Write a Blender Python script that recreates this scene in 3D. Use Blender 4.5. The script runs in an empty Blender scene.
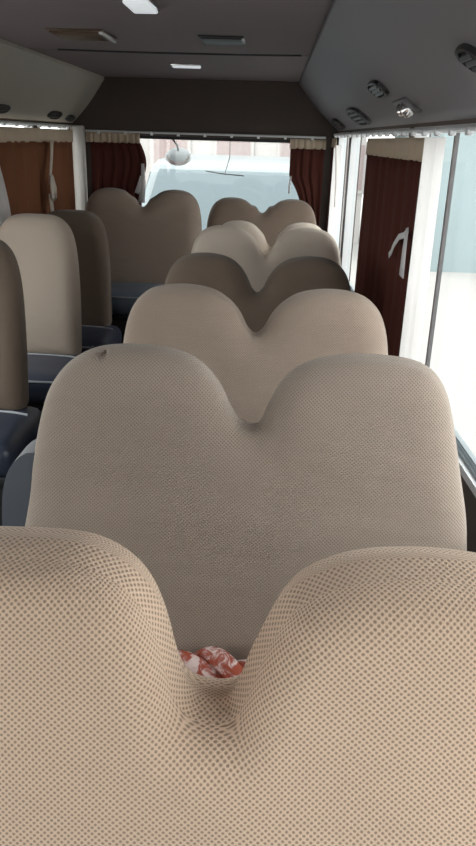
import bpy, bmesh, math, random
import numpy as np
from mathutils import Vector, Matrix
from mathutils.geometry import delaunay_2d_cdt
random.seed(7)
S = bpy.context.scene
COL = S.collection
PI = math.pi
LEAN = math.tan(math.radians(14))

# ------------------------------------------------------------------ materials
def nodes_of(name):
    m = bpy.data.materials.new(name); m.use_nodes = True
    nt = m.node_tree; b = nt.nodes['Principled BSDF']
    return m, nt, b

def plain(name, col, rough=.6, spec=.4, metal=0, coat=0, noise=0, nscale=30, bump=0):
    m, nt, b = nodes_of(name)
    b.inputs['Base Color'].default_value = (*col, 1)
    b.inputs['Roughness'].default_value = rough
    b.inputs['Specular IOR Level'].default_value = spec
    b.inputs['Metallic'].default_value = metal
    b.inputs['Coat Weight'].default_value = coat
    if noise or bump:
        tc = nt.nodes.new('ShaderNodeTexCoord')
        n = nt.nodes.new('ShaderNodeTexNoise'); n.inputs['Scale'].default_value = nscale
        n.inputs['Detail'].default_value = 5
        nt.links.new(tc.outputs['Object'], n.inputs['Vector'])
        if noise:
            mx = nt.nodes.new('ShaderNodeMix'); mx.data_type = 'RGBA'
            mx.inputs[6].default_value = (*[c*(1-noise) for c in col], 1)
            mx.inputs[7].default_value = (*[min(1, c*(1+noise)) for c in col], 1)
            nt.links.new(n.outputs['Fac'], mx.inputs[0])
            nt.links.new(mx.outputs[2], b.inputs['Base Color'])
        if bump:
            bp = nt.nodes.new('ShaderNodeBump'); bp.inputs['Strength'].default_value = bump
            bp.inputs['Distance'].default_value = .004
            nt.links.new(n.outputs['Fac'], bp.inputs['Height'])
            nt.links.new(bp.outputs['Normal'], b.inputs['Normal'])
    return m

def mesh_fabric(name, light, dark, a=.0080, b_=.0074, hole=.34, seed=0.0):
    """Knitted spacer mesh: a diamond lattice of small dark holes, laid out in the cover's own UVs (metres)."""
    m, nt, b = nodes_of(name)
    N = nt.nodes.new; L = nt.links.new
    uv = N('ShaderNodeUVMap'); uv.uv_map = 'cloth'
    sc = N('ShaderNodeVectorMath'); sc.operation = 'MULTIPLY'
    sc.inputs[1].default_value = (1/a, 1/b_, 0)
    L(uv.outputs['UV'], sc.inputs[0])
    # slight waviness of the knit
    nz = N('ShaderNodeTexNoise'); nz.inputs['Scale'].default_value = 6; nz.inputs['Detail'].default_value = 2
    L(uv.outputs['UV'], nz.inputs['Vector'])
    wv = N('ShaderNodeVectorMath'); wv.operation = 'SCALE'; wv.inputs['Scale'].default_value = 1.6
    L(nz.outputs['Color'], wv.inputs[0])
    ad = N('ShaderNodeVectorMath'); ad.operation = 'ADD'
    L(sc.outputs[0], ad.inputs[0]); L(wv.outputs[0], ad.inputs[1])
    ds = []
    for off in (0.0, 0.5):
        o = N('ShaderNodeVectorMath'); o.operation = 'ADD'; o.inputs[1].default_value = (off, off, 0)
        L(ad.outputs[0], o.inputs[0])
        f = N('ShaderNodeVectorMath'); f.operation = 'FRACTION'; L(o.outputs[0], f.inputs[0])
        s = N('ShaderNodeVectorMath'); s.operation = 'SUBTRACT'; s.inputs[1].default_value = (.5, .5, 0)
        L(f.outputs[0], s.inputs[0])
        fl = N('ShaderNodeVectorMath'); fl.operation = 'MULTIPLY'; fl.inputs[1].default_value = (1, 1, 0)
        L(s.outputs[0], fl.inputs[0])
        ln = N('ShaderNodeVectorMath'); ln.operation = 'LENGTH'; L(fl.outputs[0], ln.inputs[0])
        ds.append(ln)
    mn = N('ShaderNodeMath'); mn.operation = 'MINIMUM'
    L(ds[0].outputs['Value'], mn.inputs[0]); L(ds[1].outputs['Value'], mn.inputs[1])
    mr = N('ShaderNodeMapRange'); mr.interpolation_type = 'SMOOTHSTEP'
    mr.inputs['From Min'].default_value = hole*.3; mr.inputs['From Max'].default_value = hole
    L(mn.outputs[0], mr.inputs['Value'])
    # broad uneven wear of the cloth
    n2 = N('ShaderNodeTexNoise'); n2.inputs['Scale'].default_value = 4.5; n2.inputs['Detail'].default_value = 4
    n2.noise_dimensions = '4D'; n2.inputs['W'].default_value = seed
    L(uv.outputs['UV'], n2.inputs['Vector'])
    m0 = N('ShaderNodeMix'); m0.data_type = 'RGBA'
    m0.inputs[6].default_value = (*[c*.9 for c in light], 1); m0.inputs[7].default_value = (*[c*1.1 for c in light], 1)
    L(n2.outputs['Fac'], m0.inputs[0])
    mx = N('ShaderNodeMix'); mx.data_type = 'RGBA'
    mx.inputs[6].default_value = (*dark, 1)
    L(mr.outputs['Result'], mx.inputs[0]); L(m0.outputs[2], mx.inputs[7])
    L(mx.outputs[2], b.inputs['Base Color'])
    bp = N('ShaderNodeBump'); bp.inputs['Strength'].default_value = .5; bp.inputs['Distance'].default_value = .002
    L(mr.outputs['Result'], bp.inputs['Height'])
    # soft wrinkles
    n3 = N('ShaderNodeTexNoise'); n3.inputs['Scale'].default_value = 5; n3.inputs['Detail'].default_value = 2
    mp = N('ShaderNodeMapping'); mp.inputs['Scale'].default_value = (1, 2.2, 1); mp.inputs['Location'].default_value = (seed, seed, 0)
    L(uv.outputs['UV'], mp.inputs['Vector']); L(mp.outputs[0], n3.inputs['Vector'])
    b2 = N('ShaderNodeBump'); b2.inputs['Strength'].default_value = .35; b2.inputs['Distance'].default_value = .03
    L(n3.outputs['Fac'], b2.inputs['Height']); L(bp.outputs['Normal'], b2.inputs['Normal'])
    L(b2.outputs['Normal'], b.inputs['Normal'])
    b.inputs['Roughness'].default_value = .85
    b.inputs['Specular IOR Level'].default_value = .15
    b.inputs['Sheen Weight'].default_value = .25
    return m

def glass(name, tint=(.95, .98, .98), refl=.03):
    m = bpy.data.materials.new(name); m.use_nodes = True
    nt = m.node_tree; nt.nodes.clear()
    o = nt.nodes.new('ShaderNodeOutputMaterial'); t = nt.nodes.new('ShaderNodeBsdfTransparent')
    g = nt.nodes.new('ShaderNodeBsdfGlossy'); mx = nt.nodes.new('ShaderNodeMixShader')
    t.inputs['Color'].default_value = (*tint, 1); g.inputs['Roughness'].default_value = .02
    mx.inputs[0].default_value = refl
    nt.links.new(t.outputs[0], mx.inputs[1]); nt.links.new(g.outputs[0], mx.inputs[2])
    nt.links.new(mx.outputs[0], o.inputs['Surface'])
    return m

def cloth(name, col, trans=.0, tcol=None, rough=.9):
    m = bpy.data.materials.new(name); m.use_nodes = True
    nt = m.node_tree; b = nt.nodes['Principled BSDF']; o = nt.nodes['Material Output']
    b.inputs['Base Color'].default_value = (*col, 1); b.inputs['Roughness'].default_value = rough
    b.inputs['Specular IOR Level'].default_value = .1
    tc = nt.nodes.new('ShaderNodeTexCoord'); n = nt.nodes.new('ShaderNodeTexNoise')
    n.inputs['Scale'].default_value = 220; nt.links.new(tc.outputs['Object'], n.inputs['Vector'])
    bp = nt.nodes.new('ShaderNodeBump'); bp.inputs['Strength'].default_value = .25; bp.inputs['Distance'].default_value = .002
    nt.links.new(n.outputs['Fac'], bp.inputs['Height']); nt.links.new(bp.outputs['Normal'], b.inputs['Normal'])
    if trans:
        t = nt.nodes.new('ShaderNodeBsdfTranslucent'); t.inputs['Color'].default_value = (*(tcol or col), 1)
        mx = nt.nodes.new('ShaderNodeMixShader'); mx.inputs[0].default_value = trans
        nt.links.new(b.outputs[0], mx.inputs[1]); nt.links.new(t.outputs[0], mx.inputs[2])
        nt.links.new(mx.outputs[0], o.inputs['Surface'])
    return m

M = {}
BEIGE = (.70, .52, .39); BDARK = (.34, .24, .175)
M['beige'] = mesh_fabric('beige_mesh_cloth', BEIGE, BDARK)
M['taupe'] = mesh_fabric('shaded_taupe_mesh_cloth', (.365, .30, .25), (.255, .205, .17), seed=3.1)  # taupe cloth, darkened further: shade behind the front seat is in its colour
M['cream'] = mesh_fabric('lit_cream_mesh_cloth', (.88, .77, .66), (.66, .56, .46), seed=6.7)  # cream cloth, colour raised to carry side window light on that row
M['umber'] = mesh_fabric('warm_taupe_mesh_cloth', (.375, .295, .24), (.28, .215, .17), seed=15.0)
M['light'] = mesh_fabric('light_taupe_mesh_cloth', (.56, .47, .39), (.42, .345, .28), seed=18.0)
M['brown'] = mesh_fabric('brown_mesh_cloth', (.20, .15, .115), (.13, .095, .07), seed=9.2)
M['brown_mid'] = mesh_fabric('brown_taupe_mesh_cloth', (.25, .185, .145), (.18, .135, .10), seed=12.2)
M['navy'] = plain('navy_vinyl', (.045, .056, .088), rough=.36, spec=.6, noise=.15, nscale=12, bump=.1)
M['slate'] = plain('slate_blue_vinyl', (.17, .21, .27), rough=.36, spec=.55, noise=.1, nscale=10)
M['bolster'] = plain('dark_slate_vinyl', (.11, .125, .15), rough=.36, spec=.55)
M['piping'] = plain('pale_piping', (.5, .53, .58), rough=.3, spec=.6)
M['steel'] = plain('dark_painted_steel', (.05, .05, .055), rough=.45, metal=.4)
M['floor'] = plain('dark_floor_vinyl', (.045, .042, .045), rough=.55, noise=.3, nscale=40, bump=.15)
M['headliner'] = plain('grey_headliner', (.175, .148, .155), rough=.75, noise=.06, nscale=5)
M['duct'] = plain('grey_side_panel', (.175, .168, .182), rough=.5, spec=.45, noise=.05, nscale=4)
M['duct_lit'] = plain('lit_grey_side_panel', (.36, .34, .29), rough=.55, spec=.4, noise=.06, nscale=4)  # left panel: light from the opposite windows is put into this paler tone
M['rear_panel'] = plain('dark_rear_panel', (.075, .058, .052), rough=.7, noise=.1, nscale=6)
M['wall'] = plain('brown_wall_trim', (.07, .05, .042), rough=.6, noise=.1, nscale=8)
M['pillar'] = plain('pale_pillar_trim', (.62, .60, .57), rough=.5)
M['black'] = plain('black_rubber', (.012, .012, .013), rough=.5)
M['alu'] = plain('aluminium', (.74, .76, .78), rough=.35, metal=.35)
M['chrome'] = plain('chrome', (.85, .85, .86), rough=.12, metal=1)
M['channel'] = plain('blue_grey_channel', (.30, .35, .38), rough=.4, spec=.5)
M['glass'] = glass('window_glass')
M['curtain'] = cloth('brown_curtain', (.20, .085, .045), .10, (.30, .07, .03))
M['backlit'] = cloth('backlit_brown_curtain', (.085, .028, .022), .06, (.2, .03, .02))  # same brown curtain cloth, its backlit shade put into the colour
M['header'] = cloth('cream_curtain_header', (.58, .48, .37), .12)
M['lining'] = cloth('white_lining', (.86, .84, .84), .45, (.97, .95, .94))
M['strap'] = cloth('cream_strap', (.66, .58, .50), .15)
M['wstrap'] = cloth('white_strap', (.80, .79, .80), .15)
M['vent'] = plain('dark_vent_plastic', (.03, .03, .032), rough=.4)
M['vent_rim'] = plain('grey_vent_rim', (.14, .135, .14), rough=.4)
M['lampglass'] = plain('lamp_lens', (.75, .77, .78), rough=.25, spec=.6)
M['lampbrown'] = plain('smoked_lamp_lens', (.11, .075, .05), rough=.3, spec=.5)
lit, nt_, b_ = nodes_of('lit_lamp_lens')
b_.inputs['Base Color'].default_value = (.85, .88, .9, 1); b_.inputs['Emission Color'].default_value = (.9, .96, 1, 1)
b_.inputs['Emission Strength'].default_value = .45
M['lit'] = lit
M['vanpaint'] = plain('silver_blue_paint', (.155, .19, .205), rough=.3, spec=.4, coat=.2)
M['vanglass'] = plain('pale_van_glass', (.075, .11, .125), rough=.12, spec=.5, coat=.0)
M['tyre'] = plain('tyre_rubber', (.02, .02, .02), rough=.8)
M['ground'] = plain('pale_concrete_ground', (.36, .35, .34), rough=.9, noise=.1, nscale=.8)
M['plaster'] = plain('white_plaster', (.42, .40, .39), rough=.9, noise=.05, nscale=1)
M['pink'] = plain('pinkish_plaster', (.31, .25, .245), rough=.9)
M['bluewall'] = plain('pale_blue_cladding', (.25, .31, .325), rough=.7, noise=.06, nscale=1.2)
M['dwin'] = plain('building_window_glass', (.16, .20, .22), rough=.1, spec=.7)

# red and white printed cloth
m, nt, b = nodes_of('red_white_print')
tc = nt.nodes.new('ShaderNodeTexCoord')
wv = nt.nodes.new('ShaderNodeTexNoise'); wv.inputs['Scale'].default_value = 42; wv.inputs['Detail'].default_value = 3; wv.inputs['Distortion'].default_value = 1.2
nt.links.new(tc.outputs['Object'], wv.inputs['Vector'])
cr = nt.nodes.new('ShaderNodeValToRGB')
cr.color_ramp.elements[0].position = .42; cr.color_ramp.elements[0].color = (.36, .07, .035, 1)
cr.color_ramp.elements[1].position = .60; cr.color_ramp.elements[1].color = (.72, .58, .56, 1)
e = cr.color_ramp.elements.new(.5); e.color = (.40, .15, .13, 1)
nt.links.new(wv.outputs['Fac'], cr.inputs['Fac']); nt.links.new(cr.outputs['Color'], b.inputs['Base Color'])
b.inputs['Roughness'].default_value = .8
M['print'] = m

# ------------------------------------------------------------------ helpers
def tag(o, label, cat, group=None):
    o['label'] = label; o['category'] = cat
    if group: o['group'] = group
    return o

def thing(name, label, cat, loc=(0, 0, 0), group=None):
    o = bpy.data.objects.new(name, None); COL.objects.link(o)
    o.location = loc; o.empty_display_size = .1
    return tag(o, label, cat, group)

def obj(name, bm, mat, parent=None, smooth=True, angle=40):
    me = bpy.data.meshes.new(name)
    bmesh.ops.recalc_face_normals(bm, faces=bm.faces)
    bm.to_mesh(me); bm.free()
    for mm in (mat if isinstance(mat, (list, tuple)) else [mat]): me.materials.append(mm)
    o = bpy.data.objects.new(name, me); COL.objects.link(o)
    if smooth:
        for p in me.polygons: p.use_smooth = True
        me.set_sharp_from_angle(angle=math.radians(angle))
    if parent: o.parent = parent
    return o

def struct(name, bm, mat, parent=None, **k):
    o = obj(name, bm, mat, parent, **k)
    if not parent: o['kind'] = 'structure'
    return o

def box(bm, lo, hi, bev=0, seg=3, mat=0):
    lo = Vector(lo); hi = Vector(hi)
    r = bmesh.ops.create_cube(bm, size=1)
    vs = r['verts']; c = (lo+hi)/2; d = hi-lo
    for v in vs: v.co = Vector((v.co.x*d.x, v.co.y*d.y, v.co.z*d.z))+c
    fs = set(f for v in vs for f in v.link_faces)
    for f in fs: f.material_index = mat
    if bev:
        es = set(e for v in vs for e in v.link_edges)
        bmesh.ops.bevel(bm, geom=list(es), offset=bev, segments=seg, profile=.5, affect='EDGES')
    return bm

def prism(bm, pts, axis, lo, hi):
    """Extrude a polygon given in the plane normal to `axis` ('x','y','z') from lo to hi."""
    def co(p, t):
        return {'x': (t, p[0], p[1]), 'y': (p[0], t, p[1]), 'z': (p[0], p[1], t)}[axis]
    a = [bm.verts.new(co(p, lo)) for p in pts]; b = [bm.verts.new(co(p, hi)) for p in pts]
    bm.faces.new(a); bm.faces.new(list(reversed(b)))
    n = len(pts)
    for i in range(n): bm.faces.new((a[i], b[i], b[(i+1) % n], a[(i+1) % n]))
    return bm

def tube(bm, pts, r, seg=10, cap=True):
    """Tube along a polyline; r a number or one radius per point."""
    pts = [Vector(p) for p in pts]; n = len(pts)
    rr = r if isinstance(r, (list, tuple)) else [r]*n
    rings = []; up = None
    for i, p in enumerate(pts):
        t = (pts[min(i+1, n-1)]-pts[max(i-1, 0)]).normalized()
        if up is None: up = t.orthogonal().normalized()
        up = (up-t*up.dot(t)).normalized(); s = t.cross(up)
        rings.append([bm.verts.new(p+(up*math.cos(2*PI*k/seg)+s*math.sin(2*PI*k/seg))*rr[i]) for k in range(seg)])
    for a, b in zip(rings, rings[1:]):
        for k in range(seg): bm.faces.new((a[k], a[(k+1) % seg], b[(k+1) % seg], b[k]))
    if cap: bm.faces.new(rings[0]); bm.faces.new(rings[-1])
    return bm

def lathe(bm, prof, c, axis_m=None, seg=24):
    """Revolve (radius, height) about local z, placed by a 4x4 matrix or a centre."""
    mt = axis_m or Matrix.Translation(c)
    rings = []
    for r, h in prof:
        rings.append([bm.verts.new(mt @ Vector((r*math.cos(2*PI*k/seg), r*math.sin(2*PI*k/seg), h))) for k in range(seg)])
    for a, b in zip(rings, rings[1:]):
        for k in range(seg): bm.faces.new((a[k], a[(k+1) % seg], b[(k+1) % seg], b[k]))
    bm.faces.new(rings[0]); bm.faces.new(rings[-1])
    return bm

def spline(pts, per=8):
    P = [np.array(p, float) for p in pts]; out = []
    for i in range(len(P)-1):
        p0 = P[max(i-1, 0)]; p1 = P[i]; p2 = P[i+1]; p3 = P[min(i+2, len(P)-1)]
        for k in range(per):
            t = k/per
            out.append(.5*((2*p1)+(-p0+p2)*t+(2*p0-5*p1+4*p2-p3)*t*t+(-p0+3*p1-3*p2+p3)*t**3))
    out.append(P[-1]); return np.array(out)

def resample(P, step, closed=True):
    Q = np.vstack([P, P[:1]]) if closed else P
    d = np.r_[0, np.cumsum(np.linalg.norm(np.diff(Q, axis=0), axis=1))]
    n = max(8, int(round(d[-1]/step)))
    s = np.linspace(0, d[-1], n+1)
    R = np.c_[np.interp(s, d, Q[:, 0]), np.interp(s, d, Q[:, 1])]
    return R[:-1] if closed else R

def seg_dist(p, poly):
    a = poly; b = np.roll(poly, -1, axis=0); ab = b-a
    L2 = (ab**2).sum(1)+1e-12
    out = np.empty(len(p))
    for i in range(0, len(p), 400):
        q = p[i:i+400, None, :]
        t = np.clip(((q-a[None])*ab[None]).sum(2)/L2[None], 0, 1)
        out[i:i+400] = np.sqrt(((q-(a[None]+t[..., None]*ab[None]))**2).sum(2)).min(1)
    return out

def inside(p, poly):
    x, y = p[:, 0], p[:, 1]; res = np.zeros(len(p), bool); n = len(poly)
    for i in range(n):
        x1, y1 = poly[i]; x2, y2 = poly[(i+1) % n]
        if y1 == y2: continue
        c = ((y1 > y) != (y2 > y)) & (x < (x2-x1)*(y-y1)/(y2-y1)+x1)
        res ^= c
    return res

def pad(top, zbot, T=.13, r=.09, step=.012, ztop=None, bulge=0.0, dents=()):
    """A padded panel: outline `top` (x,z points from the lower left over the top to the lower right), closed
    along z = zbot; thickness T with edges rounded over r. Leans back with height. Returns a bmesh with UVs in metres."""
    P = resample(spline(top), step*.5, closed=False)
    base = np.c_[np.linspace(P[-1, 0], P[0, 0], 30)[1:-1], np.full(28, zbot)]
    poly = resample(np.vstack([P, base]), step)
    area = .5*np.sum(poly[:, 0]*np.roll(poly[:, 1], -1)-np.roll(poly[:, 0], -1)*poly[:, 1])
    if area < 0: poly = poly[::-1]
    tg = np.roll(poly, -1, axis=0)-np.roll(poly, 1, axis=0); tg /= np.linalg.norm(tg, axis=1)[:, None]+1e-9
    nin = np.c_[-tg[:, 1], tg[:, 0]]
    K = 8; ds = [r*(1-math.cos(k/K*PI/2)) for k in range(1, K+1)]
    pts = [poly]; prev = 0
    for d in ds:
        c = poly+nin*d
        ok = inside(c, poly); c = c[ok]
        dd = seg_dist(c, poly); c = c[dd > d-.25*(d-prev)]
        keep = []
        cell = {}
        mind = step*.55
        for q in c:
            k = (int(q[0]//mind), int(q[1]//mind)); bad = False
            for i in (-1, 0, 1):
                for j in (-1, 0, 1):
                    for w in cell.get((k[0]+i, k[1]+j), ()):
                        if (w[0]-q[0])**2+(w[1]-q[1])**2 < mind*mind: bad = True
            if not bad: cell.setdefault(k, []).append(q); keep.append(q)
        if keep: pts.append(np.array(keep))
        prev = d
    h = step*1.5
    xs = np.arange(poly[:, 0].min(), poly[:, 0].max(), h); zs = np.arange(poly[:, 1].min(), poly[:, 1].max(), h*.87)
    g = np.array([(x+(h/2 if j % 2 else 0), z) for j, z in enumerate(zs) for x in xs])
    g = g[inside(g, poly)]; g = g[seg_dist(g, poly) > r+h*.4]
    pts.append(g)
    for (x0, z0, rad, dep) in dents:
        q = np.array([(x0+rad*1.6*math.cos(a)*f, z0+rad*1.6*math.sin(a)*f) for f in (.25, .5, .75, 1) for a in np.linspace(0, 2*PI, 13)[:-1]])
        q = q[inside(q, poly)]; q = q[seg_dist(q, poly) > .003]; pts.append(q)
    A = np.vstack(pts)
    nb = len(poly)
    V, _, F, *_ = delaunay_2d_cdt([Vector(p) for p in A], [(i, (i+1) % nb) for i in range(nb)], [], 1, 1e-6)
    V = np.array([(v.x, v.y) for v in V])
    d = seg_dist(V, poly)
    q = np.clip(d/r, 0, 1)
    cr = min(r, T*.36); t0 = T/2-cr
    prof = lambda u: t0+cr*np.sqrt(np.maximum(0, 1-(1-u)**2))
    t = prof(q)
    # arc length from the flat face out to the rim keeps the knit round on the shoulder
    uu = np.linspace(0, 1, 200); dd_ = uu*r; tt = prof(uu)
    arc = np.r_[0, np.cumsum(np.hypot(np.diff(dd_), np.diff(tt)))]
    ex = (arc[-1]-np.interp(np.clip(d, 0, r), dd_, arc))-(r-np.clip(d, 0, r))
    near = np.empty_like(V)
    pa = poly; ab = np.roll(poly, -1, axis=0)-pa; L2 = (ab**2).sum(1)+1e-12
    for i in range(0, len(V), 300):
        p_ = V[i:i+300, None, :]; tq = np.clip(((p_-pa[None])*ab[None]).sum(2)/L2[None], 0, 1)
        c_ = pa[None]+tq[..., None]*ab[None]; k_ = ((p_-c_)**2).sum(2).argmin(1)
        near[i:i+300] = c_[np.arange(len(k_)), k_]
    gdir = V-near; gl = np.linalg.norm(gdir, axis=1)
    rim = d < 1e-5
    for i in np.where(gl < 1e-5)[0]:
        k_ = ((poly-V[i])**2).sum(1).argmin(); gdir[i] = nin[k_]; gl[i] = 1
    UV = V-gdir/np.maximum(gl, 1e-9)[:, None]*ex[:, None]
    zt = ztop if ztop is not None else poly[:, 1].max()
    if bulge:
        w_ = np.clip((d-r*.5)/.12, 0, 1); t = t+bulge*w_*w_*(3-2*w_)
    for (x0, z0, rad, dep) in dents:
        t = t-dep*np.exp(-(((V[:, 0]-x0)/rad)**2+((V[:, 1]-z0)/(rad*.45))**2))*(d > .004)
    bm = bmesh.new(); uv = bm.loops.layers.uv.new('cloth')
    def yy(z): return (z-zt)*LEAN
    fv = [bm.verts.new((V[i, 0], yy(V[i, 1])-t[i], V[i, 1])) for i in range(len(V))]
    bv = [bm.verts.new((V[i, 0], yy(V[i, 1])+t[i], V[i, 1])) for i in range(len(V))]
    idx = {}
    for i in range(len(V)): idx[fv[i]] = i; idx[bv[i]] = i
    for f in F:
        for vs, s in ((fv, 1), (bv, -1)):
            vv = [vs[i] for i in f]
            if s < 0: vv = vv[::-1]
            try: fc = bm.faces.new(vv)
            except ValueError: continue
            for lp in fc.loops: lp[uv].uv = UV[idx[lp.vert]]
    # side strip between the two rims, its own knit running round the edge
    order = [((V-p)**2).sum(1).argmin() for p in poly]
    s_ = np.r_[0, np.cumsum(np.linalg.norm(np.roll(poly, -1, axis=0)-poly, axis=1))]
    m_ = []
    for k, i in enumerate(order):
        nv = -nin[k]*.35*t0
        m_.append(bm.verts.new((V[i, 0]+nv[0], yy(V[i, 1]), V[i, 1]+nv[1])))
    for k in range(nb):
        k2 = (k+1) % nb; i, j = order[k], order[k2]
        for vs, w0, w1 in (((fv[i], fv[j], m_[k2], m_[k]), 0, t0), ((m_[k], m_[k2], bv[j], bv[i]), t0, 2*t0)):
            try: fc = bm.faces.new(vs)
            except ValueError: continue
            for lp, c in zip(fc.loops, ((s_[k], w0), (s_[k+1], w0), (s_[k+1], w1), (s_[k], w1))): lp[uv].uv = c
    return bm

# ------------------------------------------------------------------ camera
F_PX, VP, ROLL, CAM = 720.0, (275.0, 140.0), math.radians(1.7), Vector((0, 0, 1.55))
yc = Vector(((VP[0]-238)/F_PX, -(VP[1]-423)/F_PX, -1)).normalized()
dv = Vector((math.cos(ROLL), -math.sin(ROLL), 0))
zc = dv.cross(yc).normalized()
if zc.y < 0: zc = -zc
xc = yc.cross(zc)
R = Matrix((xc, yc, zc))
cam_d = bpy.data.cameras.new('camera'); cam = bpy.data.objects.new('camera', cam_d); COL.objects.link(cam)
cam.matrix_world = Matrix.Translation(CAM) @ R.to_4x4()
cam_d.sensor_fit = 'VERTICAL'; cam_d.sensor_height = 36; cam_d.lens = 36*F_PX/846
cam_d.clip_start = .02; cam_d.clip_end = 300
S.camera = cam

# ------------------------------------------------------------------ bus shell
Y0, Y1 = -1.6, 5.1
def xr(y): return .50-.036*(y-2.2)+.012          # inner face of the right wall (the body tapers to the rear)
def xl(y): return -1.42+.07*(y-4.0)*(1 if y > 2.5 else .5) - (0 if y > 2.5 else .0525)
ZF, ZC, ZS, ZT = 0.0, 1.90, .742, 1.605
bm = bmesh.new(); box(bm, (-1.75, Y0-.1, -.06), (.75, Y1+.15, 0)); struct('floor', bm, M['floor'])
# ceiling: flat centre with a shallow step across it
bm = bmesh.new()
box(bm, (-1.14, Y0, ZC), (.15, 3.56, ZC+.05)); box(bm, (-1.14, 3.575, ZC), (.15, Y1+.02, ZC+.05))
box(bm, (-1.8, Y0-.1, ZC+.05), (.8, Y1+.15, ZC+.09))
struct('ceiling', bm, M['headliner'])
def cove(name, edge, fx, mat, sgn):
    bm = bmesh.new(); rows = []
    for y in np.linspace(Y0, Y1, 24):
        x1 = fx(y); pr = []
        for k in range(9):                                 # ridge, then a gently convex slope down to the window head
            t = k/8
            x = edge+(x1-edge)*t; z = ZC-.015-(ZC-.015-ZT-.012)*t-.018*math.sin(PI*t)
            pr.append(bm.verts.new((x, y, z)))
        pr.append(bm.verts.new((x1+sgn*.05, y, ZT+.012))); pr.append(bm.verts.new((x1+sgn*.05, y, ZC+.05)))
        pr.append(bm.verts.new((edge, y, ZC+.05)))
        rows.append(pr)
    n = len(rows[0])
    for a, b in zip(rows, rows[1:]):
        for k in range(n): bm.faces.new((a[k], a[(k+1) % n], b[(k+1) % n], b[k]))
    bm.faces.new(rows[0]); bm.faces.new(rows[-1])
    struct(name, bm, mat, angle=30)
cove('trim_1', .14, xr, M['duct'], 1)
cove('trim_2', -1.12, xl, M['duct_lit'], -1)

WIN = [(-1.15, .55), (.62, 2.78), (2.86, 4.42), (4.50, 5.02)]
def side_wall(name, fx, sgn):
    bm = bmesh.new()
    def slab(y0, y1, z0, z1):
        n = max(1, int((y1-y0)/.5)); ys = np.linspace(y0, y1, n+1)
        for a, b in zip(ys, ys[1:]):
            xa, xb = fx(a), fx(b); q = sgn*.06
            v = [bm.verts.new(c) for c in ((xa, a, z0), (xb, b, z0), (xb+q, b, z0), (xa+q, a, z0),
                                           (xa, a, z1), (xb, b, z1), (xb+q, b, z1), (xa+q, a, z1))]
            for f in ((0, 1, 2, 3), (4, 7, 6, 5), (0, 4, 5, 1), (1, 5, 6, 2), (2, 6, 7, 3), (3, 7, 4, 0)):
                bm.faces.new([v[i] for i in f])
    slab(Y0, Y1+.06, 0, ZS); slab(Y0, Y1+.06, ZT, ZC)
    ys = [Y0]+[w for ab in WIN for w in ab]+[Y1+.06]
    for a, b in zip(ys[::2], ys[1::2]): slab(a, b, ZS, ZT)
    struct(name, bm, M['wall'], smooth=False)
side_wall('wall_right', xr, 1); side_wall('wall_left', xl, -1)

nwin = [0]
def side_window(fx, sgn, y0, y1, sash=None):
    nwin[0] += 1
    w = bpy.data.objects.new('window_%d' % nwin[0], None); COL.objects.link(w); w['kind'] = 'structure'
    w.location = (fx((y0+y1)/2), (y0+y1)/2, ZS)
    L = w.location
    def bar(bm, ya, yb, za, zb, o0, o1):
        n = 1
        xa, xb = fx(ya), fx(yb)
        v = [bm.verts.new(Vector(c)-L) for c in ((xa+sgn*o0, ya, za), (xb+sgn*o0, yb, za), (xb+sgn*o1, yb, za), (xa+sgn*o1, ya, za),
                                       (xa+sgn*o0, ya, zb), (xb+sgn*o0, yb, zb), (xb+sgn*o1, yb, zb), (xa+sgn*o1, ya, zb))]
        for f in ((0, 1, 2, 3), (4, 7, 6, 5), (0, 4, 5, 1), (1, 5, 6, 2), (2, 6, 7, 3), (3, 7, 4, 0)): bm.faces.new([v[i] for i in f])
    bm = bmesh.new(); e = .02
    bar(bm, y0, y1, ZS, ZS+.022, .0, .04); bar(bm, y0, y1, ZT-e, ZT, .0, .05)
    bar(bm, y0, y0+e, ZS+.022, ZT-e, .0, .05); bar(bm, y1-e, y1, ZS+.022, ZT-e, .0, .05)
    obj('window_frame', bm, M['alu'], w, smooth=False)
    bm = bmesh.new(); bar(bm, y0+e, y1-e, ZS+.022, ZS+.032, .014, .038); bar(bm, y0+e, y1-e, ZS+.040, ZS+.046, .022, .036)
    obj('slide_channel', bm, M['channel'], w, smooth=False)
    bm = bmesh.new(); bar(bm, y0+e, y1-e, ZS+.03, ZT-e, .030, .034); obj('window_pane', bm, M['glass'], w, smooth=False)
    if sash:
        for ya in sash:
            bm = bmesh.new(); bar(bm, ya, ya+.012, ZS+.034, ZT-e, .029, .040); obj('sash_bar', bm, M['vent_rim'], w, smooth=False)
            bm = bmesh.new(); bar(bm, ya+.012, ya+.020, ZS+.034, ZT-e, .029, .040); obj('sash_seal', bm, M['black'], w, smooth=False)
    return w
side_window(xr, 1, *WIN[0]); side_window(xr, 1, *WIN[1], sash=[2.33]); side_window(xr, 1, *WIN[2]); side_window(xr, 1, *WIN[3])
side_window(xl, -1, *WIN[0]); side_window(xl, -1, *WIN[1], sash=[1.7]); side_window(xl, -1, *WIN[2], sash=[3.6]); side_window(xl, -1, *WIN[3])

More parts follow.
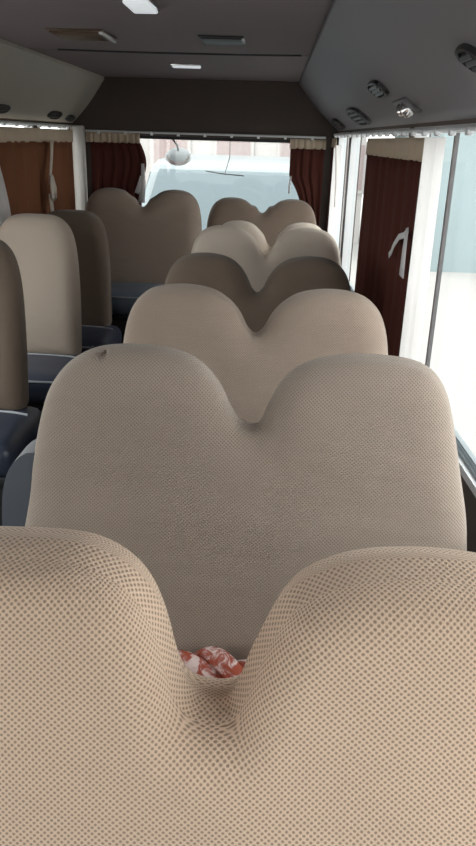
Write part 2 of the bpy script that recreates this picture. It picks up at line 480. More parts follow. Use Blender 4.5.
# rear wall with one wide window
RX0, RX1, RZ0, RZ1 = -1.22, .30, .93, 1.552
XA, XB = xl(Y1), xr(Y1)
bm = bmesh.new()
box(bm, (XA-.06, Y1, 0), (XB+.06, Y1+.06, RZ0)); box(bm, (XA-.06, Y1, RZ1), (XB+.06, Y1+.06, ZC+.05))
box(bm, (XA-.06, Y1, RZ0), (RX0, Y1+.06, RZ1)); box(bm, (RX1, Y1, RZ0), (XB+.06, Y1+.06, RZ1))
struct('wall_rear', bm, M['rear_panel'], smooth=False)
w = bpy.data.objects.new('window_9', None); COL.objects.link(w); w['kind'] = 'structure'; w.location = ((RX0+RX1)/2, Y1, RZ0)
L = w.location
def lbox(lo, hi, bev=0): return box(bmesh.new(), Vector(lo)-L, Vector(hi)-L, bev)
bm = bmesh.new()
for lo, hi in (((RX0, Y1, RZ0), (RX1, Y1+.05, RZ0+.02)), ((RX0, Y1, RZ1-.018), (RX1, Y1+.05, RZ1)),
               ((RX0, Y1, RZ0+.02), (RX0+.02, Y1+.05, RZ1-.018)), ((RX1-.02, Y1, RZ0+.02), (RX1, Y1+.05, RZ1-.018))):
    box(bm, Vector(lo)-L, Vector(hi)-L)
obj('window_frame', bm, M['black'], w, smooth=False)
obj('window_pane', lbox((RX0+.02, Y1+.028, RZ0+.02), (RX1-.02, Y1+.034, RZ1-.018)), M['glass'], w, smooth=False)
# front wall behind the camera: a windscreen opening and low panel
bm = bmesh.new()
box(bm, (-1.62, Y0-.06, 0), (.66, Y0, .88)); box(bm, (-1.62, Y0-.06, 1.50), (.66, Y0, ZC+.05))
box(bm, (-1.62, Y0-.06, .88), (-1.54, Y0, 1.50)); box(bm, (.58, Y0-.06, .88), (.66, Y0, 1.50))
struct('wall_front', bm, M['rear_panel'], smooth=False)
bm = bmesh.new(); box(bm, (-1.54, Y0-.035, .88), (.58, Y0-.03, 1.50)); struct('window_10', bm, M['glass'], smooth=False)
# pale corner pillars
bm = bmesh.new(); box(bm, (xl(5.02)+.002, 5.03, ZS), (xl(5.02)+.09, 5.095, ZT), .012); struct('trim_3', bm, M['pillar'])

# ------------------------------------------------------------------ seats
def half_lobe(w, c, zt, zb, k=1.0, asym=1.0, nz=None):
    """Double-lobed top from the lower left over both lobes to the lower right. w = half width."""
    s = w/.425
    h = [(0, -.138*k), (.03, -.118*k), (.055, -.075*k), (.088, -.040), (.135, -.013), (.195, -.001), (.25, 0), (.30, -.006),
         (.342, -.022), (.378, -.055), (.400, -.10), (.413, -.16), (.421, -.25), (.428, -.36), (.436, -.52)]
    right = [(c+x*s, zt+z) for x, z in h]+[(c+.44*s, zb)]
    left = [(c-x*s*asym, zt+z) for x, z in h][1:]+[(c-.44*s*asym, zb)]
    return left[::-1]+right

def cushion_bm(x0, x1, y0, y1, z0, z1, crown=.02, bev=.05):
    bm = bmesh.new(); box(bm, (x0, y0, z0), (x1, y1, z1), bev, 5)
    bmesh.ops.subdivide_edges(bm, edges=[e for e in bm.edges if e.calc_length() > .2], cuts=7, use_grid_fill=True)
    cx, cy = (x0+x1)/2, (y0+y1)/2
    for v in bm.verts:
        if v.co.z > z1-.01:
            v.co.z += crown*(1-((v.co.x-cx)/(x1-x0)*2)**2)*(1-((v.co.y-cy)/(y1-y0)*2)**2)
    return bm

def seat(loc, label, top, zbot, zt, mat, half, group, zc_=.45, T=.13, step=.012, r=.085, cush=True, cshift=0.0, depth=.46, name='bus_seat', cat='seat',
         dents=(), bulge=0.0, arm=None, legs=True, cmat=None, back_piping=False):
    """A covered seat facing the front of the bus. loc.y = where the top of the backrest stands."""
    t = thing(name, label, cat, loc, group)
    obj('backrest_cover', pad(top, zbot, T=T, r=r, step=step, ztop=zt, dents=dents, bulge=bulge), mat, t, angle=80)
    # vinyl backrest shell behind the lower half of the cover
    xs = [p[0] for p in top]; cx = (min(xs)+max(xs))/2; hw = (max(xs)-min(xs))/2
    yb = (zbot-zt)*LEAN
    bm = bmesh.new(); h0 = zbot-.06; h1 = zt-.25
    y0 = (h0-zt)*LEAN; y1 = (h1-zt)*LEAN
    w0 = hw-.05
    box(bm, (cx-w0, -.5, 0), (cx+w0, .5, 1), .04, 3)
    for v in bm.verts:
        zz = h0+(h1-h0)*v.co.z; v.co.y = (zz-zt)*LEAN+.035+v.co.y*.075; v.co.z = zz
    obj('backrest_shell', bm, M['navy'], t)
    xa, xb = cx-half+cshift, cx+half+cshift
    yf = yb-depth
    obj('seat_cushion', cushion_bm(xa, xb, yf, yb+.06, zc_-.13, zc_), M[cmat or 'navy'], t, angle=60)
    bm = bmesh.new()
    p = [(xa+.03, yb+.03, zc_-.012), (xa+.03, yf+.05, zc_-.008), (xa+.08, yf+.006, zc_-.02), (xb-.08, yf+.006, zc_-.02), (xb-.03, yf+.05, zc_-.008), (xb-.03, yb+.03, zc_-.012)]
    obj('piping', tube(bm, p, .005, 6), M['piping'], t)
    if back_piping:                                        # pale welt where the cover meets the cushion
        bm = bmesh.new(); yr = yb-T/2-.010
        obj('piping', tube(bm, [(xa+.03, yr, zc_+.004), (xa+.09, yr, zc_+.012), (cx+.02, yr, zc_+.016), (xb-.09, yr, zc_+.012), (xb-.03, yr, zc_+.004)], .006, 6), M['piping'], t)
    bm = bmesh.new(); box(bm, (xa+.03, yf+.04, zc_-.17), (xb-.03, yb+.04, zc_-.13), .01, 2); obj('seat_frame', bm, M['steel'], t)
    if legs:
        zl = loc[2]
        for sx in (xa+.07, xb-.07):
            for sy in (yf+.09, yb-.02):
                bm = bmesh.new(); box(bm, (sx-.018, sy-.018, 0), (sx+.018, sy+.018, zc_-.17), .004, 1)
                box(bm, (sx-.04, sy-.04, 0), (sx+.04, sy+.04, .008), .002, 1)
                obj('leg', bm, M['steel'], t)
    if arm:
        bm = bmesh.new()
        q = [(-.555, .60), (-.553, .70), (-.542, .80), (-.520, .86), (-.485, .893), (-.455, .895), (-.44, .87), (-.44, .60)]
        prism(bm, [tuple(v) for v in resample(spline(q, 6), .02, closed=False)], 'y', -.075, .015)
        bmesh.ops.bevel(bm, geom=[e for e in bm.edges if e.calc_face_angle(0) > .8], offset=.022, segments=4, affect='EDGES')
        obj('side_bolster', bm, M['bolster'], t, angle=60)['label'] = 'slate grey vinyl side bolster'
    return t

G = 'double bus seats in the row by the big windows'
C0 = -.035
def rel(pts, c): return [(x-c, z) for x, z in pts]
# nearest seat
top1 = [(-.545, .72), (-.535, .85), (-.52, .97), (-.495, 1.045), (-.455, 1.09), (-.40, 1.112), (-.33, 1.118), (-.232, 1.118), (-.185, 1.108), (-.149, 1.087), (-.125, 1.058),
        (-.108, 1.02), (-.098, .985), (-.088, .958), (-.072, .940), (-.045, .935), (-.020, .940), (-.006, .965), (.010, 1.010), (.029, 1.05), (.051, 1.078), (.085, 1.098), (.13, 1.112),
        (.199, 1.118), (.27, 1.114), (.33, 1.10), (.38, 1.068), (.41, 1.02), (.43, .95), (.445, .85), (.455, .70)]
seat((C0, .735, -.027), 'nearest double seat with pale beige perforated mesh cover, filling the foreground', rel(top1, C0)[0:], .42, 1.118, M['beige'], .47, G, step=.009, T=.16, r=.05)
top2 = [(-.545, .60), (-.527, .683), (-.52, .718), (-.506, .80), (-.498, .887), (-.475, .998), (-.449, 1.053), (-.409, 1.094), (-.354, 1.119), (-.276, 1.126), (-.199, 1.119), (-.144, 1.097), (-.102, 1.055), (-.079, 1.012),
        (-.055, .978), (-.028, .966), (-.002, .976), (.018, 1.018), (.044, 1.066), (.086, 1.100), (.15, 1.119), (.226, 1.124), (.302, 1.118), (.352, 1.098), (.385, 1.054), (.407, .981), (.428, .884), (.448, .79), (.456, .709), (.462, .60)]
seat((C0, 1.50, 0), 'second double seat from the camera, taupe mesh cover darkened as if shaded, with a small tuck on one shoulder', rel(top2, C0), .44, 1.126, M['taupe'], .47, G,
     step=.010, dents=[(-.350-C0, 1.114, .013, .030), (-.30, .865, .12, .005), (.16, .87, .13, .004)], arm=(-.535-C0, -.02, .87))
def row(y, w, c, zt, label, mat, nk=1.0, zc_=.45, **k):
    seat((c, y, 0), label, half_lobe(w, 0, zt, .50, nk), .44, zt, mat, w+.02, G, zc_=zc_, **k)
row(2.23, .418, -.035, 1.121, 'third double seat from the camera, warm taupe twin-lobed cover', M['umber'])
row(2.92, .385, -.045, 1.117, 'fourth double seat from the camera, dark brown cover between two paler ones', M['brown'], 1.05)  # brown cloth; its dark tone partly paints in shade beside the curtain
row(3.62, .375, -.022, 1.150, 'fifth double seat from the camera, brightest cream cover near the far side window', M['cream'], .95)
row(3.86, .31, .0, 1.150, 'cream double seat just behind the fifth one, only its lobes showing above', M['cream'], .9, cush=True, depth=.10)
# rear bench
GB = 'seats of the rear bench'
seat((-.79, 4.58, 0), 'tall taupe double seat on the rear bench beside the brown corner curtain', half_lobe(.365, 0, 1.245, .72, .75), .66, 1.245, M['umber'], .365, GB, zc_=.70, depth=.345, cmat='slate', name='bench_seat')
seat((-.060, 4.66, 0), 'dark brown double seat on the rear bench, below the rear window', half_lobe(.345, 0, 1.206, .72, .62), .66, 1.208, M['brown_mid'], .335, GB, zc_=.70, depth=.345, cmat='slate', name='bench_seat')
# single seats along the far side
GS = 'single seats on the curtained side'
def single(w, zt, zb):
    s = w/.24
    h = [(0, 0), (.06, -.001), (.115, -.010), (.155, -.032), (.185, -.07), (.205, -.125), (.219, -.20), (.229, -.30), (.237, -.43)]
    r_ = [(x*s, zt+z) for x, z in h]+[(.243*s, zb)]
    l_ = [(-x*s, zt+z) for x, z in h][1:]+[(-.243*s, zb)]
    return l_[::-1]+r_
def sseat(y, xc_, zt, mat, label, zc_=.575):
    seat((xc_, y, 0), label, single(.215, zt, .60), .565, zt, mat, .245, GS, zc_=zc_, cshift=.03, r=.065, depth=.37, back_piping=True)
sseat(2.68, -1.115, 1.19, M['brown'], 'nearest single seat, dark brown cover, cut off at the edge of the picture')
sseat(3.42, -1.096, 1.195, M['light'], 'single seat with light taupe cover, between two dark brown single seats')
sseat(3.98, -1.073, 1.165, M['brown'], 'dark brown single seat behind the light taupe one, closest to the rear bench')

# twisted cloth lying on the second seat
t = thing('folded_cloth', 'red and white printed cloth lying twisted on the second seat, seen through the front notch', 'cloth', (-.08, 1.215, .474))
bm = bmesh.new(); n = 40
for ph, rad in ((0, .022), (PI, .022)):
    pts = []; rr = []
    for i in range(n):
        u = i/(n-1); a = ph+u*PI*2.6
        pts.append((-.11+.22*u, .012*math.sin(5*u)+.018*math.cos(a), .028+.018*math.sin(a)+.012*math.sin(PI*u)))
        rr.append(rad*(.55+.45*math.sin(PI*min(1, max(0, u*1.0)))))
    tube(bm, pts, rr, 12)
obj('twisted_roll', bm, M['print'], t, angle=80)
bm = bmesh.new(); N1 = 18
g = [[bm.verts.new((-.13+.26*i/N1, -.09+.13*j/N1, .006+.010*math.sin(i*.9)*math.sin(j*.7)+.006*abs(math.sin(i*.5+j*.3)))) for j in range(N1+1)] for i in range(N1+1)]
for i in range(N1):
    for j in range(N1): bm.faces.new((g[i][j], g[i+1][j], g[i+1][j+1], g[i][j+1]))
o = obj('loose_end', bm, M['print'], t, angle=80)
sm = o.modifiers.new('thick', 'SOLIDIFY'); sm.thickness = .003

# ------------------------------------------------------------------ curtains
def sheet(o, pa, pb, zt, zb, amp=.012, waves=7, edge_a=None, edge_b=None, nz=16, nx=90, nrm=(1, 0), seedp=0.0, thick=.003, mat=None, name='curtain_panel', parent=None):
    """A hanging pleated cloth between ground points pa and pb (x,y); edge_a/b(t) shift the edges along its length (t 0 top .. 1 bottom)."""
    pa = Vector(pa); pb = Vector(pb); L = parent.location if parent else Vector((0, 0, 0))
    bm = bmesh.new(); g = []
    for j in range(nz+1):
        t = j/nz; z = zt+(zb-zt)*t
        ua = edge_a(t) if edge_a else 0.0; ub = 1+(edge_b(t) if edge_b else 0.0)
        rowv = []
        for i in range(nx+1):
            s = i/nx; u = ua+(ub-ua)*s
            p = pa.lerp(pb, u)
            a = amp*(math.sin(2*PI*waves*s+seedp)+.45*math.sin(2*PI*waves*1.7*s+1.3+seedp*2))*(.55+.45*t)
            rowv.append(bm.verts.new(Vector((p.x+nrm[0]*a, p.y+nrm[1]*a, z))-L))
        g.append(rowv)
    for j in range(nz):
        for i in range(nx): bm.faces.new((g[j][i], g[j+1][i], g[j+1][i+1], g[j][i+1]))
    ob = obj(name, bm, mat, parent, angle=80)
    if name != 'lining':
        s = ob.modifiers.new('thick', 'SOLIDIFY'); s.thickness = thick; s.offset = 0
    return ob

def ribbon(pts, wd, wdir, mat, name, parent, th=.003):
    L = parent.location; bm = bmesh.new(); wd_ = wd if isinstance(wd, (list, tuple)) else [wd]*len(pts)
    vs = [(bm.verts.new(Vector(p)-L-Vector(wdir)*w/2), bm.verts.new(Vector(p)-L+Vector(wdir)*w/2)) for p, w in zip(pts, wd_)]
    for a, b in zip(vs, vs[1:]): bm.faces.new((a[0], a[1], b[1], b[0]))
    ob = obj(name, bm, mat, parent, angle=80); s = ob.modifiers.new('thick', 'SOLIDIFY'); s.thickness = th; s.offset = 0
    return ob

IN = .030
def on_r(y, d=IN): return (xr(y)-d, y)
def on_l(y, d=IN): return (xl(y)+d, y)
# big curtain on the window side
c = thing('curtain', 'dark maroon curtain hanging beside the big side window, with white tie strap', 'curtain', (xr(3)-IN, 3.0, ZT))
sheet(None, on_r(2.42), on_r(3.60), 1.50, .72, .010, 9, mat=M['backlit'], parent=c)
sheet(None, on_r(2.42), on_r(3.60), 1.570, 1.498, .007, 14, mat=M['header'], parent=c, name='curtain_header', nz=3)
sheet(None, on_r(2.20, .034), on_r(2.43, .04), 1.571, .72, .006, 3, mat=M['lining'], parent=c, name='lining', nx=40)
yy_ = 2.50
ribbon([(xr(2.48)-.05, 2.47, 1.285), (xr(2.5)-.055, 2.50, 1.265), (xr(2.5)-.058, 2.58, 1.25), (xr(2.5)-.06, 2.66, 1.21), (xr(2.5)-.06, 2.70, 1.18), (xr(2.5)-.062, 2.73, 1.165)], .022, (0, .5, .85), M['wstrap'], 'tie_strap', c)
ribbon([(xr(2.44)-.055, 2.47, 1.29), (xr(2.44)-.058, 2.465, 1.22), (xr(2.44)-.06, 2.455, 1.135)], [.035, .06, .075], (0, 1, 0), M['wstrap'], 'tie_strap', c)
bm = bmesh.new(); lathe(bm, [(.001, 0), (.006, .001), (.006, .004), (.001, .005)], None, Matrix.Translation(Vector((xr(2.44)-.066, 2.44, 1.16))-c.location) @ Matrix.Rotation(PI/2, 4, 'Y'), 12)
obj('snap_button', bm, M['chrome'], c)
# far curtain on the same wall with its white lining turned out
c = thing('curtain', 'narrow maroon curtain with white lining turned out, in the rear corner by the pillar', 'curtain', (xr(4.8)-IN, 4.8, ZT))
sheet(None, on_r(5.0), on_r(5.09), 1.52, .80, .004, 2, mat=M['backlit'], parent=c, nx=30)
sheet(None, on_r(4.9), on_r(5.09), 1.57, 1.515, .005, 4, mat=M['header'], parent=c, name='curtain_header', nz=3, nx=40)
sheet(None, on_r(4.60), on_r(4.98), 1.53, .80, .006, 3, mat=M['lining'], parent=c, name='lining', nx=40, edge_a=lambda t: .25*t)
ribbon([(xr(4.6)-.05, 4.78, 1.53), (xr(4.55)-.05, 4.68, 1.42), (xr(4.5)-.05, 4.62, 1.32), (xr(4.5)-.05, 4.60, 1.18)], .03, (0, 1, 0), M['strap'], 'tie_strap', c)
# curtained side
c = thing('curtain', 'wide brown curtain with cream header closed over the windows behind the single seats', 'curtain', (xl(4.2)+IN, 4.2, ZT))
sheet(None, on_l(3.4), on_l(4.98), 1.505, .72, .011, 9, mat=M['curtain'], parent=c, edge_b=None)
sheet(None, on_l(3.4), on_l(5.0), 1.576, 1.50, .008, 16, mat=M['header'], parent=c, name='curtain_header', nz=3)
x_ = xl(4.45)+.07
ribbon([(x_, 4.52, 1.51), (x_+.004, 4.48, 1.42), (x_+.006, 4.43, 1.33), (x_+.008, 4.40, 1.27)], [.055, .05, .045, .035], (0, 1, 0), M['strap'], 'tie_strap', c)
ribbon([(x_+.02, 4.40, 1.32), (x_+.024, 4.38, 1.26), (x_+.024, 4.39, 1.20), (x_+.022, 4.44, 1.18), (x_+.02, 4.46, 1.24), (x_+.02, 4.41, 1.31)], .055, (0, 1, .2), M['strap'], 'strap_bow', c)
ribbon([(x_+.01, 4.39, 1.22), (x_+.012, 4.40, 1.13), (x_+.012, 4.39, 1.04)], .07, (0, 1, 0), M['strap'], 'strap_tail', c)
c = thing('white_curtain', 'white curtain bunched at the near end of the wide brown curtain', 'curtain', (xl(3.4)+.07, 3.45, ZT))
sheet(None, (-1.350, 3.22), (-1.334, 3.775), 1.42, .95, .008, 5, mat=M['lining'], parent=c, nx=50, edge_b=lambda t: -.20+.20*math.sin(min(1, t*1.4)*PI/2))
# rear window curtains
c = thing('curtain', 'dark maroon curtain with cream header gathered on the rear window behind the tall bench seat', 'curtain', (-1.05, Y1-IN, ZT))
sheet(None, (-1.245, Y1-.03), (-.865, Y1-.03), 1.508, .95, .010, 6, nrm=(0, 1), mat=M['backlit'], parent=c,
      edge_a=lambda t: .06-.16*min(1, t*3)*0, edge_b=lambda t: -.06+.10*math.sin(min(1, t*2.2)*PI)+.0*t)
sheet(None, (-1.25, Y1-.034), (-.89, Y1-.034), 1.565, 1.504, .007, 9, nrm=(0, 1), mat=M['header'], parent=c, name='curtain_header', nz=3)
ribbon([(-.875, Y1-.05, 1.30), (-.895, Y1-.055, 1.24), (-.915, Y1-.055, 1.19)], .03, (1, 0, -.3), M['wstrap'], 'tie_strap', c)
ribbon([(-.872, Y1-.05, 1.38), (-.868, Y1-.055, 1.25), (-.885, Y1-.055, 1.13)], [.02, .03, .045], (1, 0, 0), M['wstrap'], 'tie_strap', c)
c = thing('curtain', 'dark maroon curtain tied back on the rear window above the dark bench seat', 'curtain', (.2, Y1-IN, ZT))
sheet(None, (.105, Y1-.03), (.325, Y1-.03), 1.505, .95, .009, 4, nrm=(0, 1), mat=M['backlit'], parent=c, nx=60,
      edge_a=lambda t: .0 if t < .33 else .62*(1-math.exp(-(t-.33)*3.2)))
sheet(None, (.10, Y1-.034), (.335, Y1-.034), 1.56, 1.50, .006, 6, nrm=(0, 1), mat=M['header'], parent=c, name='curtain_header', nz=3, nx=60)
ribbon([(.115, Y1-.05, 1.33), (.108, Y1-.055, 1.27), (.11, Y1-.055, 1.22)], .012, (1, 0, 0), M['wstrap'], 'tie_strap', c)
# curtain rails
def rail(label, pa, pb, z):
    t = thing('curtain_rail', label, 'rail', (*pa, z))
    a = Vector((*pa, z)); b = Vector((*pb, z)); 
    obj('rail', tube(bmesh.new(), [(0, 0, 0), b-a], .007, 8), M['alu'], t)
    n = max(3, int((b-a).length/.16))
    for i in range(n):
        p = (b-a)*((i+.5)/n); bm = bmesh.new(); box(bm, p+Vector((-.009, -.012, -.018)), p+Vector((.009, .012, .006)), .003, 1)
        obj('rail_clip', bm, M['alu'], t)
    return t
rail('metal curtain rail over the big side windows', (xr(1.9)-.032, 1.9), (xr(5.0)-.032, 5.0), 1.592)
rail('metal curtain rail over the windows of the curtained side', (xl(3.2)+.03, 3.2), (xl(5.0)+.03, 5.0), 1.597)
rail('metal curtain rail across the rear window', (-1.25, Y1-.035), (.33, Y1-.035), 1.573)

# ------------------------------------------------------------------ ceiling fittings
def surf_r(y, t):
    x1 = xr(y); e = .14
    return Vector((e+(x1-e)*t, y, ZC-.015-(ZC-.015-ZT-.012)*t-.018*math.sin(PI*t)))
def surf_l(y, t):
    x1 = xl(y); e = -1.12
    return Vector((e+(x1-e)*t, y, ZC-.015-(ZC-.015-ZT-.012)*t-.018*math.sin(PI*t)))
def frame_on(surf, y, t):
    p = surf(y, t); d = (surf(y, t+.04)-surf(y, t-.04)).normalized(); f = Vector((0, 1, 0))
    n = f.cross(d).normalized()
    if n.z > 0: n = -n
    xax = f; yax = n.cross(xax)
    return Matrix.Translation(p) @ Matrix((xax, yax, n)).transposed().to_4x4()
def air_vent(label, surf, y, t, ln=.16, wd=.09, parts=True):
    mt = frame_on(surf, y, t)
    e = thing('air_vent', label, 'vent', mt.translation, 'air vents on the side panels'); e.matrix_world = mt
    bm = bmesh.new()
    def oval(a, b, h): return [bm.verts.new((a*math.copysign(abs(math.cos(q))**.7, math.cos(q)), b*math.copysign(abs(math.sin(q))**.7, math.sin(q)), h)) for q in [2*PI*k/28 for k in range(28)]]
    rs = [oval(ln/2, wd/2, -.004), oval(ln/2*.97, wd/2*.96, .010), oval(ln/2*.86, wd/2*.8, .012), oval(ln/2*.80, wd/2*.72, .003)]
    for a, b in zip(rs, rs[1:]):
        for k in range(28): bm.faces.new((a[k], a[(k+1) % 28], b[(k+1) % 28], b[k]))
    bm.faces.new(rs[0]); bm.faces.new(rs[-1])
    obj('bezel', bm, M['vent'], e)
    for k in (-1, 0, 1):
        bm = bmesh.new(); box(bm, (-ln*.36, k*wd*.2-.006, .003), (ln*.36, k*wd*.2+.006, .012), .002, 1)
        for v in bm.verts: v.co.z += (v.co.y-k*wd*.2)*.5
        obj('louver', bm, M['vent'], e, smooth=False)
    return e
air_vent('dark oval air vent on the grey side panel, above the narrow far pane', surf_r, 3.72, .78, .50, .12)
air_vent('small dark air vent at the far end of the grey side panel', surf_r, 4.70, .84, .36, .09)
air_vent('dark air vent higher up the grey side panel, over the maroon curtain', surf_r, 2.66, .55, .26, .07)
air_vent('dark air vent on the grey side panel at the picture edge, over the big window', surf_r, 1.56, .60, .12, .08)
air_vent('small dark air vent on the pale panel over the wide brown curtain', surf_l, 4.65, .82, .24, .06)
air_vent('small air vent on the pale panel, cut by the edge of the picture', surf_l, 3.85, .80, .20, .06)
air_vent('small dark air vent at the rear end of the pale panel', surf_l, 4.96, .86, .16, .05)
mt = frame_on(surf_r, 2.56, .78)
e = thing('reading_lamp', 'chrome twin reading lamp on the grey side panel over the maroon curtain', 'lamp', mt.translation); e.matrix_world = mt
bm = bmesh.new(); box(bm, (-.12, -.035, -.006), (.12, .035, .008), .006, 2); obj('lamp_base', bm, M['vent_rim'], e)
for q in (-.06, .01):
    bm = bmesh.new(); lathe(bm, [(.024, 0), (.026, .012), (.018, .026), (.004, .03)], (q, 0, .006), None, 18); obj('lamp_cup', bm, M['chrome'], e)
bm = bmesh.new(); box(bm, (.055, -.014, .006), (.095, .014, .016), .003, 1); obj('lamp_switch', bm, M['black'], e)

def ceil_lamp(label, x0, x1, y0, y1, lens, rim, h=.018, name='ceiling_lamp', cat='lamp'):
    t = thing(name, label, cat, ((x0+x1)/2, (y0+y1)/2, ZC)); dx, dy = (x1-x0)/2, (y1-y0)/2
    bm = bmesh.new(); box(bm, (-dx, -dy, -h*.6), (dx, dy, .002), .005, 2); obj('lamp_housing', bm, rim, t)
    bm = bmesh.new(); box(bm, (-dx*.9, -dy*.86, -h), (dx*.9, dy*.86, -h*.5), .005, 2); obj('lamp_lens', bm, lens, t)
    return t
t = ceil_lamp('rectangular smoked brown ceiling lamp with a pale end, towards the curtained side', -.84, -.63, 2.87, 3.14, M['lampbrown'], M['lampbrown'], h=.012)
bm = bmesh.new(); box(bm, (.088, -.125, -.016), (.103, .125, -.004), .003, 1); obj('end_strip', bm, M['lampglass'], t)['label'] = 'pale end strip'
t = ceil_lamp('dark rectangular ceiling lamp in the middle of the headliner', -.30, -.13, 2.96, 3.18, M['vent'], M['vent'], h=.010)
bm = bmesh.new(); box(bm, (.076, -.09, -.014), (.088, .0, -.003), .003, 1); obj('end_strip', bm, M['lampglass'], t)['label'] = 'pale end strip'
ceil_lamp('slim pale ceiling lamp behind the seam across the headliner', -.55, -.39, 4.06, 4.13, M['lit'], M['chrome'])
ceil_lamp('bright white ceiling lamp at the top edge of the picture', -.43, -.35, 2.18, 2.38, M['lit'], M['chrome'], h=.02)
# thin dark joint strip along the headliner seam
bm = bmesh.new()
pts = [(-.98+1.08*k/20, 3.567+.04*math.sin(PI*k/20)-.03, ZC-.001) for k in range(21)]
o = tube(bm, pts, .006, 6); o = struct('trim_4', bm, M['black'])

# ------------------------------------------------------------------ outside
ZG = -.62
bm = bmesh.new(); box(bm, (-60, -40, ZG-.1), (60, 80, ZG)); struct('ground', bm, M['ground'], smooth=False)
# oval mirror of the bus behind the rear window
t = thing('rear_view_mirror', 'oval mirror on a bent arm outside the rear window', 'mirror', (-.685, 5.47, 1.42))
bm = bmesh.new()
lathe(bm, [(.001, -.014), (.05, -.018), (.085, -.012), (.095, 0), (.088, .012), (.05, .022), (.001, .026)], None,
      Matrix.Rotation(math.radians(62), 4, 'X') @ Matrix.Diagonal((1, .72, 1, 1)), 32)
obj('mirror_head', bm, plain('grey_mirror_back', (.42, .46, .48), rough=.3), t)
bm = bmesh.new()
lathe(bm, [(.001, .0), (.07, .0), (.08, .004), (.001, .006)], None, Matrix.Translation((0, -.018, -.008)) @ Matrix.Rotation(math.radians(62), 4, 'X') @ Matrix.Diagonal((1, .72, 1, 1)), 32)
obj('mirror_glass', bm, M['chrome'], t)
bm = bmesh.new(); tube(bm, spline([(-.0, .03), (-.012, .08), (-.045, .13), (-.06, .24), (-.06, .36)]).tolist() and
      [(p[0], -.0-.02*i/40, p[1]) for i, p in enumerate(spline([(-.0, .03), (-.012, .08), (-.045, .13), (-.06, .24), (-.06, .36)]))], .007, 8)
obj('mirror_arm', bm, M['black'], t)
# the bus's own wiper on the outside of the rear glass
t = thing('rear_wiper', 'black wiper lying across the outside of the rear window', 'wiper', (-.30, Y1+.05, 1.33))
bm = bmesh.new(); tube(bm, [(-.16, 0, .012), (-.05, .004, -.003), (.10, 0, -.012)], .004, 6); obj('wiper_blade', bm, M['black'], t)
bm = bmesh.new(); tube(bm, [(-.03, .012, 0), (.0, .02, .10), (.0, .02, .26)], .003, 6); obj('wiper_arm', bm, M['steel'], t)

# parked van facing the rear of the bus
V0 = Vector((-.42, 6.3, ZG))
van = thing('parked_van', 'pale silver blue van parked close behind the rear window', 'van', V0)
prof = [(0.0, .28, .88), (-.04, .50, .90), (.02, .92, .90), (.10, 1.14, .88), (.30, 1.24, .86), (1.25, 1.90, .78), (1.45, 1.955, .75), (3.2, 1.98, .75), (4.3, 1.93, .76), (4.5, 1.3, .86), (4.55, .5, .90), (4.5, .28, .88)]
bm = bmesh.new()
A = [bm.verts.new((-w_, y, z)) for y, z, w_ in prof]; B = [bm.verts.new((w_, y, z)) for y, z, w_ in prof]
n = len(prof)
for i in range(n):
    bm.faces.new((A[i], B[i], B[(i+1) % n], A[(i+1) % n]))
for X_ in (A, B):
    for i, j, k, l in ((0, 1, 10, 11), (1, 2, 9, 10), (2, 3, 4, 9), (4, 5, 8, 9), (5, 6, 7, 8)):
        bm.faces.new((X_[i], X_[j], X_[k], X_[l]))
bmesh.ops.bevel(bm, geom=[e for e in bm.edges if e.calc_face_angle(0) > .5], offset=.05, segments=3, affect='EDGES')
obj('van_body', bm, M['vanpaint'], van, angle=35)
def quad_panel(pts, th, n_, name, mat, parent):
    bm = bmesh.new(); v0 = [bm.verts.new(p) for p in pts]; v1 = [bm.verts.new(Vector(p)+Vector(n_)*th) for p in pts]
    bm.faces.new(v0); bm.faces.new(v1[::-1])
    for i in range(4): bm.faces.new((v0[i], v1[i], v1[(i+1) % 4], v0[(i+1) % 4]))
    return obj(name, bm, mat, parent, smooth=False)
nn = Vector((0, -.66, .95)).normalized()
quad_panel([(-.79, .36, 1.285), (.79, .36, 1.285), (.71, 1.19, 1.862), (-.71, 1.19, 1.862)], .016, nn, 'windscreen', M['vanglass'], van)
for sx in (-1, 1):
    quad_panel([(sx*.855, .55, 1.32), (sx*.85, 2.2, 1.32), (sx*.775, 2.2, 1.84), (sx*.785, 1.22, 1.84)], .02, (sx, 0, .2), 'side_window', M['vanglass'], van)
    bm = bmesh.new(); box(bm, (sx*.62-.15, -.06, .66), (sx*.62+.15, -.0, .84), .03, 3); obj('headlamp', bm, M['lampglass'], van)
    bm = bmesh.new(); box(bm, (sx*.97-.07, .42, 1.32), (sx*.97+.07, .52, 1.52), .03, 3); obj('door_mirror', bm, M['vanpaint'], van)
    for wy in (.75, 3.7):
        bm = bmesh.new(); lathe(bm, [(.20, -.1), (.30, -.1), (.33, -.06), (.33, .06), (.30, .1), (.20, .1)], None,
              Matrix.Translation((sx*.84, wy, .33)) @ Matrix.Rotation(PI/2, 4, 'Y'), 28)
        wh = obj('wheel', bm, M['tyre'], van)
        bm = bmesh.new(); lathe(bm, [(.19, -.07), (.19, .02), (.10, .06), (.02, .07)], None, Matrix.Translation((sx*.88, wy, .33)) @ Matrix.Rotation(sx*PI/2, 4, 'Y'), 20)
        obj('hub_cap', bm, M['alu'], wh)
bm = bmesh.new(); box(bm, (-.42, -.075, .62), (.42, -.02, .80), .02, 2); obj('grille', bm, M['black'], van)
bm = bmesh.new(); box(bm, (-.90, -.11, .30), (.90, .05, .55), .05, 3); obj('bumper', bm, M['vanpaint'], van)
for sx in (-.30, .35):
    bm = bmesh.new(); tube(bm, [(sx-.30, .38, 1.325), (sx+.05, .42, 1.352), (sx+.30, .39, 1.325)], .009, 6); obj('windscreen_wiper', bm, M['black'], van)

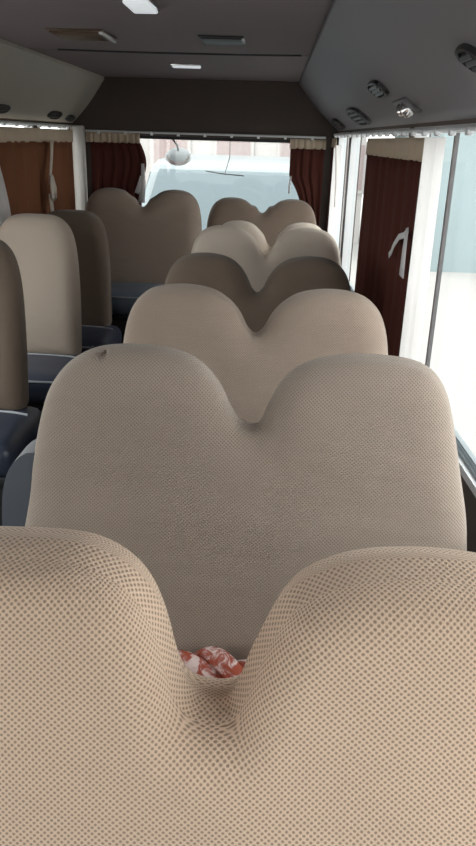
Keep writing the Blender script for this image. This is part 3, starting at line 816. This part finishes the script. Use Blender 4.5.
def building(label, x0, x1, y0, y1, h, mat, face, wins, wmat, name='building'):
    t = thing(name, label, 'building', ((x0+x1)/2, (y0+y1)/2, ZG)); dx, dy = (x1-x0)/2, (y1-y0)/2
    bm = bmesh.new(); box(bm, (-dx, -dy, 0), (dx, dy, h)); obj('building_wall', bm, mat, t, smooth=False)
    bm = bmesh.new(); box(bm, (-dx-.15, -dy-.15, h), (dx+.15, dy+.15, h+.25)); obj('roof_slab', bm, M['plaster'], t, smooth=False)
    for (a, z0, ww, hh) in wins:
        bm = bmesh.new()
        if face == 'y': box(bm, (a-ww/2, -dy-.06, z0), (a+ww/2, -dy+.04, z0+hh), .01, 1)
        else: box(bm, (-dx-.06, a-ww/2, z0), (-dx+.04, a+ww/2, z0+hh), .01, 1)
        f = obj('building_window', bm, M['plaster'], t, smooth=False)
        bm = bmesh.new()
        if face == 'y': box(bm, (a-ww/2+.08, -dy-.075, z0+.08), (a+ww/2-.08, -dy-.05, z0+hh-.08))
        else: box(bm, (-dx-.075, a-ww/2+.08, z0+.08), (-dx-.05, a+ww/2-.08, z0+hh-.08))
        obj('window_glazing', bm, wmat, f, smooth=False)
    return t
building('white plastered building with pinkish windows, seen beyond the van through the rear window', -4.6, 2.0, 17, 23, 6.0, M['plaster'], 'y',
         [(x, z, .9, 1.1) for z in (1.1, 2.7) for x in (-2.4, -1.0, .4, 1.8, 2.9)], M['pink'])
building('pale blue clad building seen through the big side window', 2.9, 9.0, 13.5, 19, 5.5, M['bluewall'], 'y',
         [(x, 1.3, 1.0, 1.2) for x in (-1.6, .2, 2.0)], M['dwin'])

# ------------------------------------------------------------------ daylight
W = bpy.data.worlds.new('daylight'); S.world = W; W.use_nodes = True
nt = W.node_tree; bg = nt.nodes['Background']
bg.inputs['Color'].default_value = (1.0, .97, .945, 1); bg.inputs['Strength'].default_value = 4.1
def portal(name, loc, rot, sx, sy):
    d = bpy.data.lights.new(name, 'AREA'); d.shape = 'RECTANGLE'; d.size = sx; d.size_y = sy; d.cycles.is_portal = True
    o = bpy.data.objects.new(name, d); COL.objects.link(o); o.location = loc; o.rotation_euler = rot
for a, b in WIN:
    portal('daylight_portal', (xr((a+b)/2)+.08, (a+b)/2, (ZS+ZT)/2), (0, PI/2, 0), ZT-ZS, b-a)
    portal('daylight_portal', (xl((a+b)/2)-.08, (a+b)/2, (ZS+ZT)/2), (0, -PI/2, 0), ZT-ZS, b-a)
portal('daylight_portal', ((RX0+RX1)/2, Y1+.08, (RZ0+RZ1)/2), (-PI/2, 0, 0), RX1-RX0, RZ1-RZ0)
portal('daylight_portal', (-.48, Y0-.08, 1.19), (PI/2, 0, 0), 2.12, .62)

S.view_settings.view_transform = 'Standard'; S.view_settings.look = 'None'
S.view_settings.gamma = 1; S.view_settings.exposure = 0.0; S.view_settings.use_curve_mapping = False
S.cycles.max_bounces = 10; S.cycles.diffuse_bounces = 6; S.cycles.transparent_max_bounces = 12
S.cycles.sample_clamp_indirect = 8
